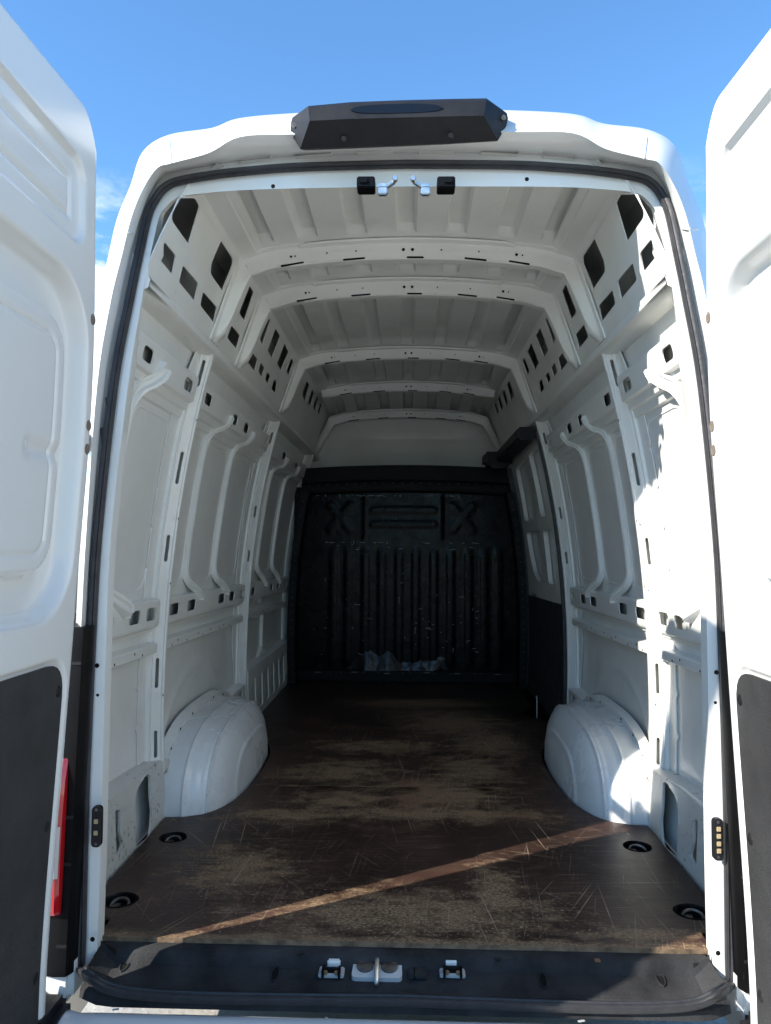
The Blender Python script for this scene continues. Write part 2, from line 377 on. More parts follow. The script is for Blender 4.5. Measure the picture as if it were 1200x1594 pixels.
# ---- door seal
mid = [(a+b)/2 for a, b in zip(loops['so'], loops['si'])]
wid = [float(np.linalg.norm(a-b)) for a, b in zip(loops['so'], loops['si'])]
left = [p+np.array([0, -.020, 0]) for p in mid]
bot = [(637, 1556), (450, 1554), (300, 1551), (210, 1545), (168, 1536), (143, 1521), (131, 1500)]
bp_ = []
for x, y in bot: q = hit(x, y, lambda q: -.098-q[1]); bp_.append(q)
bp_[0][0] = 0
half = crom(bp_[:-1]+[left[0]+np.array([0, -.0, 0])], 5)[:-1]+left
path = [tuple(p) for p in half]+[(-p[0], p[1], p[2]) for p in half[-2:0:-1]]
cen = np.array([0, 0, 1.0]); nor = []
for p in path: nor.append((0, -1, -.15) if p[2] > .0 else (0, -.55, .85))
prof = [(-.0105, -.012), (.0105, -.012), (.0105, .002), (.007, .007), (.003, .005), (-.001, .009), (-.007, .009), (-.0105, .003)]
MB().sweep(path, nor, prof, closed=True).build('door_seal', 'rubber', van, 50)

# rubber buffers glued beside the seal on the left pillar
for x, y, h in [(170, 632, .05), (163, 690, .085)]:
    q = on_y(x, y, lambda z: lean(z)+.004); MB().box(q, (.014, .016, h), Matrix.Rotation(-.12, 3, 'Y'), bev=.003).build('rubber_buffer', 'rubber', van)

# ---- roof
def roofz(x, Y=0): return 2.160-.130*x*x-.03*sstep(3.4, 4.5, Y)*2.2
RIBS = [0, .18, -.18, .36, -.36, .52, -.52]
def groove(x, Y):
    bays = [(.16, .84), (1.02, 1.24), (1.46, 2.36), (2.6, 3.26), (3.5, 4.2)]
    k = 0
    for a, b in bays:
        k = max(k, sstep(a, a+.05, Y)*sstep(b, b-.05, Y))
    e = max(sstep(.035, .027, abs(x-r)) for r in RIBS)
    return .028*e*k
xs = sorted(set([-.57+i*.0095 for i in range(121)])); ys = [.25+i*.025 for i in range(172)]
m = MB().fn(xs, ys, lambda x, Y: (x, Y, roofz(x, Y)-.012+groove(x, Y))); m.build('roof_panel', 'in', van, 30)

# ---- side walls (built on the left, mirrored to the right)
def zl(Y): return -.008*max(0, Y-.4)
def both(mb, name, mat, L=True, R=True, ang=32):
    out = []
    if L: out.append(mb.build(name, mat, wallL, ang))
    if R: out.append(mb.build(name, mat, wallR, ang, mirror=True))
    return out
def skin_off(Y, z):
    o = -.058
    # pressed arch over the wheel and a shallow step below the belt
    d = math.hypot((Y-1.55)/1.15, z-.0); o += .009*math.exp(-((d-.47)/.018)**2)*(1 if 1.0 < Y < 2.3 else 0)
    o += .010*sstep(.66, .67, z)*sstep(.70, .69, z)
    return o
def skin(y0, y1, z0=-.06, z1=1.8):
    m = MB(); ny = int((y1-y0)/.025)+1; nz = int((z1-z0)/.02)+1
    return m.fn([y0+(y1-y0)*i/ny for i in range(ny+1)], [z0+(z1-z0)*i/nz for i in range(nz+1)], lambda Y, z: wp(max(Y, lean(z)+.085), z, skin_off(Y, z)))
wallL = skin(.08, 4.5).build('side_wall', 'skin', van); wallR = skin(.08, 4.5).build('side_wall', 'skin', van, mirror=True)
def wmap(off): return lambda Y, z, d: wp(Y, z, off-d)
def ext(prof, ys, close=False): return lambda m: m.grid([[wp(Y, z+zl(Y), o) for z, o in prof] for Y in ys])
def frange(a, b, st):
    n = max(1, int(round((b-a)/st))); return [a+(b-a)*i/n for i in range(n+1)]
BAYS = [(.185, .872), (.968, 2.33), (2.45, 3.86)]
# upper belt rail with its holes
def phole(x0, x1, y0, y1, zlo, zhi, r=.014):
    a = on_wall(x0, (y0+y1)/2)[0]; b = on_wall(x1, (y0+y1)/2)[0]; return rrect(a, b, zlo, zhi, r)
UH = {0: [(207,216,525,545),(223,241,533,562),(287,302,587,607)], 1: [(319,331,612,629),(363,371,644,658),(380,388,657,672),(412,417,680,692)], 2: [(440,446,703,713),(460,464,718,727)]}
LHO = {0: [(160,177,960,978),(201,219,953,971),(228,243,947,963)], 1: [(264,279,939,955),(292,305,934,948),(340,350,925,937),(357,365,921,933),(373,379,919,929)], 2: [(391,397,915,924),(420,425,910,917),(431,435,906,914),(443,447,904,912)]}
for k, (a, b) in enumerate(BAYS):
    rz = k < 2
    m = MB(); z0, z1 = 1.532, 1.612
    m.plate(rrect(a, b, z0, z1, .004), [phole(*h, 1.553, 1.597) for h in UH[k] ], lambda Y, z, d: wp(Y, z, -d), .05, .006)
    ys = frange(a, b, .1)
    m.grid([[wp(Y, z, o) for z, o in [(1.532, -.001), (1.528, -.022), (1.503, -.024), (1.499, -.040), (1.472, -.042), (1.468, -.06)]] for Y in ys])
    m.grid([[wp(Y, z, o) for z, o in [(1.612, -.001), (1.622, -.004), (1.626, -.06)]] for Y in ys])
    both(m, 'upper_belt_rail', 'in', True, rz)
    m = MB().grid([[wp(Y, z, -.045) for z in (1.545, 1.605)] for Y in ys]); both(m, 'belt_hole_shade', 'cavity_shade', True, rz)  # grey sheet added so the belt holes look shaded inside
    # lower belt rail
    m = MB(); z0, z1 = .716, .800
    m.plate(rrect(a, b, z0, z1, .004), [phole(*h, .737, .782, .016) for h in LHO[k]], lambda Y, z, d: wp(Y, z+zl(Y), -d), .05, .006)
    m.grid([[wp(Y, z+zl(Y), o) for z, o in [(.800, -.001), (.808, -.006), (.812, -.062)]] for Y in ys])
    m.grid([[wp(Y, z+zl(Y), o) for z, o in [(.716, -.001), (.708, -.006), (.700, -.030), (.690, -.032), (.684, -.062)]] for Y in ys])
    both(m, 'lower_belt_rail', 'in', True, rz)
    m = MB().grid([[wp(Y, z+zl(Y), -.045) for z in (.73, .79)] for Y in ys]); both(m, 'belt_hole_shade', 'cavity_shade', True, rz)  # same added shade sheet behind the lower holes
    # narrow angle rail under it
    m = MB(); zc = .632
    m.grid([[wp(Y, zc+dz-.016*(Y-.4), o) for dz, o in [(.024, -.06), (.019, -.004), (.015, .0), (-.013, .0), (-.016, -.006), (-.017, -.03)]] for Y in ys])
    for ob in both(m, 'angle_rail', 'in', True, rz):
        s = -1 if ob.parent == wallL else 1
        h = MB(); Y = a+.08; j = 0
        while Y < b-.04:
            q = wp(Y, zc+(.006 if j % 2 else -.006)-.016*(Y-.4), .0005); h.lathe((s*abs(q[0]), q[1], q[2]), (-s, 0, 0), disc_prof(.0045, .0006), 8); Y += .075+.05*((j*7) % 3); j += 1
        h.build('rail_bolt_hole', 'hole', ob)['kind'] = 'stuff'

# tall S-shaped stiffening ribs
def srib(pts_yz, name, prof, R=True):
    pts = crom([(y, z, o) for y, z, o in pts_yz], 7)
    P = [wp(y, z, o) for y, z, o in pts]; both(MB().sweep(P, [(1, 0, .18)]*len(P), prof), name, 'in', True, R, 26)
thin = [(-.014, -.028), (.014, -.028), (.011, -.004), (.0045, -.003), (.003, -.009), (-.003, -.009), (-.0045, -.003), (-.011, -.004)]
wide = [(-.030, -.03), (.030, -.03), (.027, -.010), (.022, .002), (.012, .0), (.007, -.011), (-.007, -.011), (-.012, .0), (-.022, .002), (-.027, -.010)]
for k, (ytop, yb, pf, R) in enumerate([(.485, .37, wide, True), (1.415, 1.265, thin, True), (1.89, 1.73, thin, True), (2.97, 2.765, thin, False), (3.5, 3.28, thin, False)]):
    ft = yb+.15
    srib([(ytop, 1.568, .022), (ytop-.015, 1.545, .020), (ytop-.05, 1.515, .006), (yb+.025, 1.487, -.014), (yb, 1.44, -.026), (yb, 1.38, -.030), (yb+.005, 1.15, -.030), (yb+.005, .97, -.030), (yb+.005, .90, -.028),
          (yb+.03, .855, -.012), (yb+.09, .823, .008), (ft, .795+zl(yb), .022), (ft+.012, .775+zl(yb), .020)], 'wall_rib', pf, R)
# shallow pressed frame lines on the skin between the ribs
for (y0, y1, R) in [(.43, .80, True), (1.02, 1.24, True), (1.31, 1.70, True), (1.78, 2.22, True), (2.55, 2.72, False), (2.82, 3.22, False)]:
    lp = rrect(y0, y1, .845, 1.445, .06, 6); P = [wp(y, z, -.0585) for y, z in dens(lp, .05)]
    both(MB().sweep(P, [(1, 0, .15)]*len(P), [(-.006, -.003), (.006, -.003), (.003, .003), (-.003, .003)], closed=True), 'pressed_frame', 'skin', True, R, 60)

# pillars
def pillar(Y0, z0, z1, slots, R=True, wdt=.042, lean_=0., L=True):
    """hat section; the slanted flank that faces the back doors carries the slots"""
    m = MB(); fy = lambda z: Y0+lean_*(z-.9)
    zs = frange(z0, z1, .06); f = .014; Lf = math.hypot(wdt, .052)
    hol = [rrect(Lf*.34, Lf*.62, zc-h*1.1, zc+h*1.1, .010) for zc, h, dx in slots]
    m.plate([(0, z0), (Lf, z0), (Lf, z1), (0, z1)], hol, lambda u, z, d: wp(fy(z)-wdt*.75+wdt*u/Lf+d*.7, z, -.032+.046*u/Lf-d*.7), .05, .012, False)
    m.grid([[wp(fy(z)-wdt*a, z, o) for a, o in [(.75, -.032), (1.0, -.034), (1.04, -.038), (1.06, -.062)]] for z in zs])
    m.grid([[wp(fy(z)+wdt*a, z, o) for a, o in [(.25, f), (.55, f+.001), (.75, f-.002), (.82, -.022), (1.1, -.028), (1.16, -.062)]] for z in zs])
    for u0, a in ((.12, .12), (.9, .9)):
        P = [wp(fy(z)-wdt*.75+wdt*a, z, -.032+.046*a) for z in zs]; m.sweep(P, [(1, -1, .1)]*len(P), [(-.005, -.002), (.005, -.002), (.003, .004), (-.003, .004)])
    return both(m, 'wall_pillar', 'in', L, R)
pillar(.915, .16, 1.722, [(1.645, .045, 0), (1.29, .055, .004), (.99, .045, 0), (.53, .05, 0), (.27, .045, .004)], lean_=-.01)
pillar(2.39, .02, 1.722, [(1.62, .03, 0), (1.2, .03, 0), (.95, .03, 0)], lean_=.02, wdt=.045)
pillar(3.95, -.02, 1.75, [(1.55, .03, 0), (.9, .03, 0)], wdt=.06)
for zz_ in (1.47, 1.1, .86, .45):
    for wl, s in ((wallL, -1), (wallR, 1)):
        q = wp(.905, zz_, .0185); MB().lathe((s*abs(q[0]), q[1], q[2]), (-s, 0, 0), disc_prof(.005, .0006), 8).build('pillar_hole', 'hole', wl)
# zigzag flange glued along the pillar
zg = [(.86, .24), (.86, 1.48)]
edge = []; z = 1.48; i = 0
while z > .24:
    edge += [(.795-.02*(z-.8), z), (.795-.02*(z-.8), z-.10), (.783, z-.115), (.800, z-.13)]; z -= .145; i += 1
m = MB().plate([(.90, .22)]+[(.90, 1.48)]+edge+[(.80, .22)], [], lambda Y, z, d: wp(Y, z, -.050-d), .06, .006); both(m, 'pillar_flange', 'skin')
m = MB().plate([(2.30, .26), (2.34, .26), (2.34, 1.46), (2.26, 1.46), (2.24, 1.2), (2.25, .8), (2.24, .5)], [], lambda Y, z, d: wp(Y, z, -.048-d), .06, .006); both(m, 'pillar_flange', 'skin')
# diagonal brackets behind the pillars under the cant rail
for (y0, y1) in [(.80, .87), (2.24, 2.33)]:
    m = MB().plate([(y0, 1.60), (y1, 1.60), (y1, 1.75), (y1-.02, 1.75)], [], lambda Y, z, d: wp(Y, z, -.035-d), .05, .008); both(m, 'corner_gusset', 'in')

# lower sill panels with cut-outs
def sill(pts, holes, R=True, mat='scuff'):
    m = MB().plate(pts, holes, lambda Y, z, d: wp(Y, z, .014-.05*max(0, .08-z)-d), .05, .008)
    tops = [p for p in pts if p[1] > .12]
    m.grid([[wp(Y, z, .014), wp(Y, z+.006, .006), wp(Y, z+.012, -.06)] for Y, z in sorted(tops)])
    return both(m, 'sill_panel', mat, True, R)
sill([(.10, -.04), (1.06, -.04), (1.06, .175), (1.0, .185), (.97, .2), (.62, .222), (.35, .228), (.10, .228)],
     [rpoly([(.475, .03), (.53, .05), (.50, .10), (.51, .165), (.465, .18)], .012), rpoly([(.64, -.005), (.79, -.02), (.805, .06), (.79, .10), (.79, .195), (.755, .207), (.66, .185), (.63, .15)], .03), rrect(.945, .985, .03, .165, .006), ell(1.03, .155, .017, .02)])
sill([(2.02, -.04), (2.36, -.04), (2.36, .235), (2.22, .235), (2.02, .235)], [rrect(2.10, 2.16, .06, .19, .012), rrect(2.21, 2.29, .05, .22, .02)], True, 'in')
for z0 in (.0,):
    hs = []; Y = 2.52
    while Y < 3.75: hs.append(rpoly([(Y, .03), (Y+.15, .03), (Y+.13, .12), (Y+.14, .225), (Y+.01, .235)], .035)); Y += .205
    sill([(2.44, -.04), (3.88, -.04), (3.88, .30), (2.44, .30)], hs, False, 'in')
# splayed brace in the front left bay
P = [wp(3.06, z, -.03) for z in frange(.34, .60, .04)]; both(MB().sweep(P, [(1, 0, 0)]*len(P), thin), 'wall_rib', 'in', True, False)
for d in (-.13, .13):
    P = [wp(3.06+d*u, .36-.07*u, -.03) for u in (0, .3, .6, 1)]; both(MB().sweep(P, [(1, 0, 0)]*4, thin), 'wall_rib', 'in', True, False)
P = [wp(2.75+.12*u, .72-.055*u, .0) for u in (0, .5, 1)]; both(MB().sweep(P, [(1, 0, 0)]*3, thin), 'wall_rib', 'in', True, False)

# cant rail and upper side panel with the diamond cut-outs
m = MB().grid([[(-x, Y, z) for x, z in [(.80, 1.706), (.752, 1.712), (.742, 1.714), (.722, 1.722), (.718, 1.727), (.716, 1.745), (.7165, 1.752), (.722, 1.757), (.733, 1.760), (.736, 1.766)]] for Y in frange(.176, 4.5, .2)]); m.add([(-x, .176, z) for x, z in [(.80, 1.700), (.752, 1.708), (.722, 1.722), (.716, 1.745), (.722, 1.757), (.725, 1.82), (.80, 1.82)]], [[0, 1, 2, 3, 4, 5, 6]]); both(m, 'cant_rail', 'in')
def umap(Y, t, d):
    x = PA[0]+(PB[0]-PA[0])*t; z = PA[1]+(PB[1]-PA[1])*t; bl = .008*math.sin(math.pi*min(1, max(0, t)))
    return (-(x+d*.95+bl*.95), Y, z+d*.30+bl*.30)
def z3(l): return [(100+u/3, 240+v/3) for u, v in l]
def z5(l): return [(350+u*.4583, 260+v*.4583) for u, v in l]
dia = [z3(l) for l in [[(545,207),(615,207),(637,245),(592,425),(515,315),(515,285)], [(735,405),(790,490),(790,520),(748,642),(692,560),(697,510)], [(480,412),(533,478),(512,565),(455,495)], [(565,522),(637,607),(615,687),(543,600)], [(658,645),(722,718),(705,790),(642,708)],
       [(868,615),(888,645),(850,780),(825,745)], [(790,803),(830,850),(810,912),(767,860)]]]
dia += [z5(l) for l in [[(145,510),(157,520),(133,605),(124,585)], [(175,545),(190,575),(165,650),(150,625)], [(205,597),(218,630),(195,692),(182,668)], [(228,650),(235,662),(221,708),(213,695)],
        [(100,632),(117,655),(105,695),(82,665)], [(128,667),(140,685),(130,715),(118,695)], [(150,698),(160,712),(150,738),(140,722)], [(172,722),(182,735),(175,770),(162,755)],
        [(279,727),(288,740),(276,795),(266,775)], [(297,757),(304,770),(293,815),(286,800)], [(313,778),(319,789),(309,828),(303,817)], [(327,797),(332,806),(323,842),(318,832)]]]
hs = []
for l in dia:
    p = [on_upper(*q) for q in l]; p = [(Y, min(max(t, .085), .93)) for Y, t in p]; hs.append(rpoly(p, .018))
m = MB()
sc = .33
def plate_scaled(m):
    # work in metres along the panel so the rounding is even
    m.plate([(.175, .03*sc), (4.45, .03*sc), (4.45, 1.0*sc), (.25, 1.0*sc)], [[(Y, t*sc) for Y, t in h] for h in hs], lambda Y, v, d: umap(Y, v/sc, d), .06, .004, True)
plate_scaled(m); both(m, 'upper_side_panel', 'in')
# skin behind it, closing the cavity; its grey paints in the cavity's shade
m = MB().grid([[(-.865, Y, 1.66), (-.83, Y, 1.80), (-.79, Y, 1.95), (-.73, Y, 2.10), (-.60, Y, 2.175)] for Y in frange(.27, 4.5, .3)]); both(m, 'roof_side_skin', 'cavity_shade')
# corner strip where the side panel meets the roof
m = MB().grid([[(-.632, Y, 2.050), (-.626, Y, 2.066), (-.620, Y, 2.076), (-.608, Y, 2.082), (-.562, Y, 2.093), (-.558, Y, 2.099), (-.548, Y, 2.103), (-.535, Y, 2.112)] for Y in frange(.25, 4.45, .2)]); both(m, 'roof_corner_strip', 'in')

# ---- roof bows
def bow(Yc, foot=True, wdt=.085, dz=0., name='roof_bow'):
    """hat-section bow from cant rail to cant rail; rear face at Yc"""
    top = lambda x: roofz(x, Yc)-.012+dz
    pts = []
    if foot: pts += [(.728, 1.768, .001), (.722, 1.786, .012), (.712, 1.815, .026), (.694, 1.868, .036), (.674, 1.928, .040), (.652, 1.99, .044), (.637, 2.035, .050), (.629, 2.060, .056), (.622, 2.076, .062), (.606, 2.084, .064), (.585, 2.090, .064), (.53, 2.108, .064), (.48, top(.48), .064)]
    else: pts += [(.60, top(.6)-.01, .055)]
    pts += [(.44, top(.44), .068), (.36, top(.36), .066), (.2, top(.2), .066), (0, top(0), .066)]
    drop = .066*sstep(3.4, 4.5, Yc); pts = [(x, z-(drop*sstep(1.85, 2.06, z) if i < 12 and foot else 0), d) for i, (x, z, d) in enumerate(pts)]
    P = pts+[(-x, z, d) for x, z, d in pts[-2::-1]]
    C = crom(P, 4)
    rows = []
    for i, (x, z, d) in enumerate(C):
        a = C[max(0, i-1)]; b = C[min(len(C)-1, i+1)]
        tx_, tz_ = b[0]-a[0], b[1]-a[1]; l = math.hypot(tx_, tz_); nx, nz = tz_/l, -tx_/l
        if nx*(-x)+nz*(1-z) < 0: nx, nz = -nx, -nz
        e = min(d, .006)
        q = lambda k, y: (x+nx*k, Yc+y, z+nz*k)
        rows.append([q(-.004, -.03), q(.002, -.028), q(.004, -.004), q(d*.3+.002, .002), q(d-e, .006), q(d, .013), q(d, wdt*.6), q(d*.8, wdt*.66), q(.006, wdt*.75), q(.002, wdt), q(-.004, wdt)])
    ob = MB().grid(rows).build(name, 'in', van, 40)
    # slots and punched holes along the lower edge
    for x0, x1 in [(-.455, -.365), (-.22, -.135), (.02, .085), (.235, .32), (.40, .48)]:
        xm = (x0+x1)/2-.02
        MB().box((xm, Yc+.0085, top(xm)-.0605), (x1-x0, .007, .009), Matrix.Rotation(math.atan(.4*xm), 3, 'Y') @ Matrix.Rotation(-.6, 3, 'X'), bev=.002).build('bow_slot', 'hole', ob)
    h = MB()
    for x, r in [(-.435, .0045), (-.42, .003), (-.30, .003), (-.19, .003), (-.012, .006), (.022, .006), (.13, .003), (.27, .003), (.41, .0055), (.432, .003)]:
        h.lathe((x, Yc+.003, top(x)-.034), (0, -1, .12), disc_prof(r, .0022), 10)
    h.build('bow_hole', 'hole', ob)['kind'] = 'stuff'
    # raised flange tab on the roof in the middle stretch
    tab = MB(); xs_ = frange(-.40, .40, .05)
    tab.grid([[(x, Yc-.036+(.012 if abs(x) > .395 else 0), top(x)-.003), (x, Yc-.034+(.012 if abs(x) > .395 else 0), top(x)-.010), (x, Yc+.0, top(x)-.010)] for x in xs_]); tab.build('bow_flange', 'in', ob)
    return ob
for Yc, ft in [(.90, True), (1.31, True), (2.42, True), (3.32, False), (4.12, True)]: bow(Yc, ft)

# ---- wheel arches
def arch(side):
    m = MB(); Yc, Lr, H, D = 1.53, .585, .285, .247
    X0 = .905
    nv, na = 90, 72; rows = []
    for i in range(nv+1):
        v = i/nv; vv = math.sin(v*math.pi/2)**.8 if v < 1 else 1.
        k = (max(0, 1-vv**4.2))**(1/2.3)
        row = []
        for j in range(na+1):
            th = math.pi*j/na; c = math.cos(th); s = max(0, math.sin(th))
            bead = sum(.009*math.exp(-((vv-b)/.014)**2) for b in (.33, .66, .93))-.006*sstep(.36, .42, vv)*sstep(.62, .55, vv)
            wob = .0025*math.sin(j*.9+vv*7)*sstep(.5, .9, vv)
            row.append((side*(X0-D*vv-bead*.3*vv), Yc-(Lr*k+bead+wob)*math.copysign(abs(c)**.66, c), -.02+(H*k+bead+.02)*s**.74))
        rows.append(row)
    m.grid(rows); ob = m.build('wheel_arch', 'ext2', van, 60)
    # spot-welded flange against the wall
    f = MB(); rows = [[], [], []]
    for j in range(41):
        th = math.pi*j/40; c, s = math.cos(th), max(0, math.sin(th))
        for r, e, x in ((0, .0, .903), (1, .028, .895), (2, .034, .93)):
            rows[r].append((side*x, Yc-(Lr+e)*math.copysign(abs(c)**.66, c), -.02+(H+e+.02)*s**.74))
    f.grid(rows); fo = f.build('arch_flange', 'in', ob)
    h = MB()
    for j in range(5, 36, 4):
        th = math.pi*j/40+.05; c, s = math.cos(th), math.sin(th); e = .012
        h.lathe((side*.8985, Yc-(Lr+e)*math.copysign(abs(c)**.66, c), -.02+(H+e+.02)*s**.74), (-side, 0, 0), disc_prof(.006, .0015), 8)
    h.build('weld_hole', 'hole', ob)['kind'] = 'stuff'
M['ext2'] = paint('arch_white_paint', (.72, .735, .73), .9, .25, .22, .66)
arch(-1); arch(1)

# ---- plywood floor, two boards
def fmap(z0): return lambda x, y, d: (x, y, z0-d)
def archcut(side, y0, y1, n=14):
    pts = []
    for i in range(n+1):
        y = y0+(y1-y0)*i/n; u = min(1, abs(y-1.53)/.60); k = (max(0, 1-u**2.6))**(1/3.4)
        pts.append((side*(.905-.264*k), y))
    return pts
ym = 1.335
rear = [(-.775, .06), (.775, .06), (.778, .16), (.862, .20), (.872, .30), (.880, .93)]+archcut(1, .935, ym)[0:]+archcut(-1, .935, ym)[::-1]+[(-.880, .93), (-.872, .30), (-.862, .20), (-.778, .16)]
front = archcut(-1, ym+.005, 2.125)+[(-.875, 2.14), (-.875, YF-.02), (.80, YF-.02), (.80, 3.05), (.70, 2.85), (.875, 2.50), (.875, 2.14)]+archcut(1, ym+.005, 2.125)[::-1]
holes = [ell(x, y, .047, .047, 20) for x, y in [(-.79, .735), (-.80, .262), (.785, .728), (.815, .262)]]
holes[1] = ell(-.795, .262, .052, .050, 20); holes[3] = ell(.80, .262, .054, .05, 20)
m = MB().plate(rear, holes, fmap(0), .08, 0); e = MB()
for k, l in enumerate([rear]+holes):
    l2 = dens(l, .1); m.grid([[(x, y, 0) for x, y in l2], [(x, y, -.012) for x, y in l2]], cv=True, mi=1 if k == 0 else 0)
fl1 = m.build('floor_board', ['ply', 'edge'], van); fl1['label'] = 'rear brown plywood board, scratched, with four recessed lashing rings'
m = MB().plate(front, [], fmap(-.0005), .1, .018); fl2 = m.build('floor_board', ['ply'], van); fl2['label'] = 'front brown plywood board in front of the bulkhead'
# pan under the boards
m = MB().add([(-.93, .05, -.045), (.93, .05, -.045), (.93, 4.5, -.045), (-.93, 4.5, -.045)], [[0, 1, 2, 3]]); m.build('floor_pan', 'blackpaint', van)
for i, h in enumerate(holes):
    cx = sum(p[0] for p in h)/len(h); cy = sum(p[1] for p in h)/len(h)
    o = MB().lathe((cx, cy, -.03), (0, 0, 1), [(.0, -.012), (.030, -.012), (.040, -.002), (.045, .022), (.0475, .031), (.0455, .0325), (.043, .028)], 24).build('lashing_point', 'blackpaint', fl1)
    a = random.uniform(-.4, .4); cs, sn = math.cos(a), math.sin(a); P = []
    for j in range(20):
        th = 2*math.pi*j/20; u, v = .027*math.cos(th), .021*math.sin(th); P.append((cx+u*cs-v*sn, cy+u*sn+v*cs, -.014+.010*math.sin(th)))
    rg = MB().sweep(P, [(0, 0, 1)]*20, [(.0045*math.cos(q*math.pi/4), .0045*math.sin(q*math.pi/4)) for q in range(8)], closed=True); rg.box((cx-.012, cy-.004, -.018), (.018, .034, .012), Matrix.Rotation(a, 3, 'Z'), bev=.002)
    rg.build('ring', 'steelring', fl1)

# ---- sill trim at the back of the load floor
XS = frange(-.755, .755, .04)
prof_s = [(.060, -.012), (.040, -.014), (.030, -.018), (.024, -.030), (.018, -.046), (-.050, -.062), (-.054, -.0605), (-.058, -.0635), (-.062, -.062), (-.066, -.065), (-.070, -.0635), (-.075, -.060), (-.086, -.066), (-.094, -.085)]
m = MB()
def sillp(x, y, z):
    k = sstep(.70, .755, abs(x))
    return (x*(1+.02*k*sstep(.0, -.09, y)), y*(1-.25*k)+.012*k, z+(.035*k*k if y < .03 and y > -.07 else 0))
m.grid([[sillp(x, y, z) for y, z in prof_s] for x in XS])
trim = m.build('sill_trim', 'trim', van, 28); trim['label'] = 'black ribbed plastic sill trim along the load edge'
# drain slots
def sz(x, y):
    q = hit(x, y, lambda q: q[2]-(-.046-.0162*(.018-q[1])/.068)); return q
for x, y in [(194, 1502), (428, 1517), (845, 1527), (1028, 1524)]:
    q = sz(x, y); o = MB().plate(ell(0, 0, .008, .021, 18), [], lambda u, v, d: (q[0]+u, q[1]+v, q[2]+.0012+v*.235-d), .02, .003).build('drain_slot', 'hole', trim)
    P = [(q[0]+.0095*math.cos(a*math.pi/10), q[1]+.0235*math.sin(a*math.pi/10), q[2]+.001+.0235*math.sin(a*math.pi/10)*.235) for a in range(20)]
    MB().sweep(P, [(0, -.2, 1)]*20, [(-.002, -.001), (.002, -.001), (.001, .003), (-.001, .003)], closed=True).build('drain_rim', 'trim', trim)
for x, y in [(315, 1478), (468, 1485), (775, 1494), (930, 1495), (1090, 1491)]:
    q = hit(x, y, lambda q: q[2]+.0165); MB().box((q[0], q[1], q[2]), (.014, .012, .004), bev=.001).build('trim_clip', 'rust' if x > 900 else 'plastic', trim)
# striker plate with two studs and a hook
q = sz(587, 1513); cx, cy, cz = q
sp = MB().plate(rpoly([(-.062, -.030), (.062, -.030), (.060, .028), (.03, .032), (.0, .040), (-.03, .032), (-.058, .028)], .012), [], lambda x, y, d: (cx+x, cy+y, cz+.010+y*.24-d), .04, .012).build('striker_plate', 'scratchpaint', trim)
for dx in (-.030, .030):
    MB().lathe((cx+dx, cy+.004, cz+.010), (0, -.2, 1), disc_prof(.021, .006, .2)+[], 18).build('stud', 'steelring', sp)
    MB().lathe((cx+dx*1.3, cy+.016, cz+.0165), (0, -.2, 1), disc_prof(.008, .002), 10).build('rust_mark', 'rust', sp)
P = crom([(cx, cy+.020, cz+.012), (cx, cy+.017, cz+.021), (cx, cy-.0, cz+.022), (cx, cy-.028, cz+.014), (cx, cy-.042, cz+.002), (cx, cy-.044, cz-.006)], 5)
MB().sweep(P, [(0, -.3, 1)]*len(P), [(.006*math.cos(a*math.pi/4), .006*math.sin(a*math.pi/4)) for a in range(8)]).build('striker_loop', 'zinc', sp)
# raised plastic block carrying them and the two door catches
q2 = sz(637, 1512)
for x in (516, 704):
    q = sz(x, 1517); c = Vector(q)
    ct = MB(); ct.box(c+Vector((0, .004, .004)), (.062, .040, .010), bev=.002); ct = ct.build('door_catch', 'scratchpaint', trim)
    MB().box(c+Vector((.004 if x < 600 else -.002, .022, .016)), (.032, .018, .018), bev=.003).build('catch_block', 'white_plastic', ct)
    pm = MB(); pm.box(c+Vector((0, -.004, .012)), (.044, .014, .012), bev=.002)
    for s in (-1, 1): pm.box(c+Vector((s*.020, -.010, .012)), (.006, .026, .018), bev=.001)
    pm.build('catch_fork', 'blackpaint', ct)
    for s in (-1, 1): MB().lathe(c+Vector((s*.013, -.0155, .013)), (0, -1, .2), disc_prof(.0055, .003), 12).build('bolt', 'rust', ct)
for x, wd in [(655, .03), (640, .014)]:
    q = sz(x, 1515); MB().box(Vector(q)+Vector((0, 0, .004)), (wd, .05, .012), bev=.002).build('trim_block', 'trim', trim)
# painted rear sill below the seal
m = MB(); pr = [(-.092, -.100), (-.100, -.094), (-.114, -.090), (-.135, -.0895), (-.160, -.094), (-.178, -.104), (-.186, -.125), (-.186, -.20)]
def ps(x, y, z):
    k = sstep(.72, .80, abs(x)); return (x, y+.03*k*k, z-.01*k)
m.grid([[ps(x, y, z) for y, z in pr] for x in frange(-.80, .80, .05)]); rs = m.build('rear_sill', 'ext', van)
for x, y, wd in [(192, 1556, .03), (180, 1572, .015), (508, 1585, .006), (905, 1590, .016)]:
    q = hit(x, y, lambda q: q[2]+.0895-.3*max(0, -.135-q[1])); MB().box((q[0], q[1], q[2]+.001), (wd, .006, .0012), Matrix.Rotation(.3, 3, 'Z')).build('paint_chip', 'scratchpaint' if x > 300 else 'white_plastic', rs)
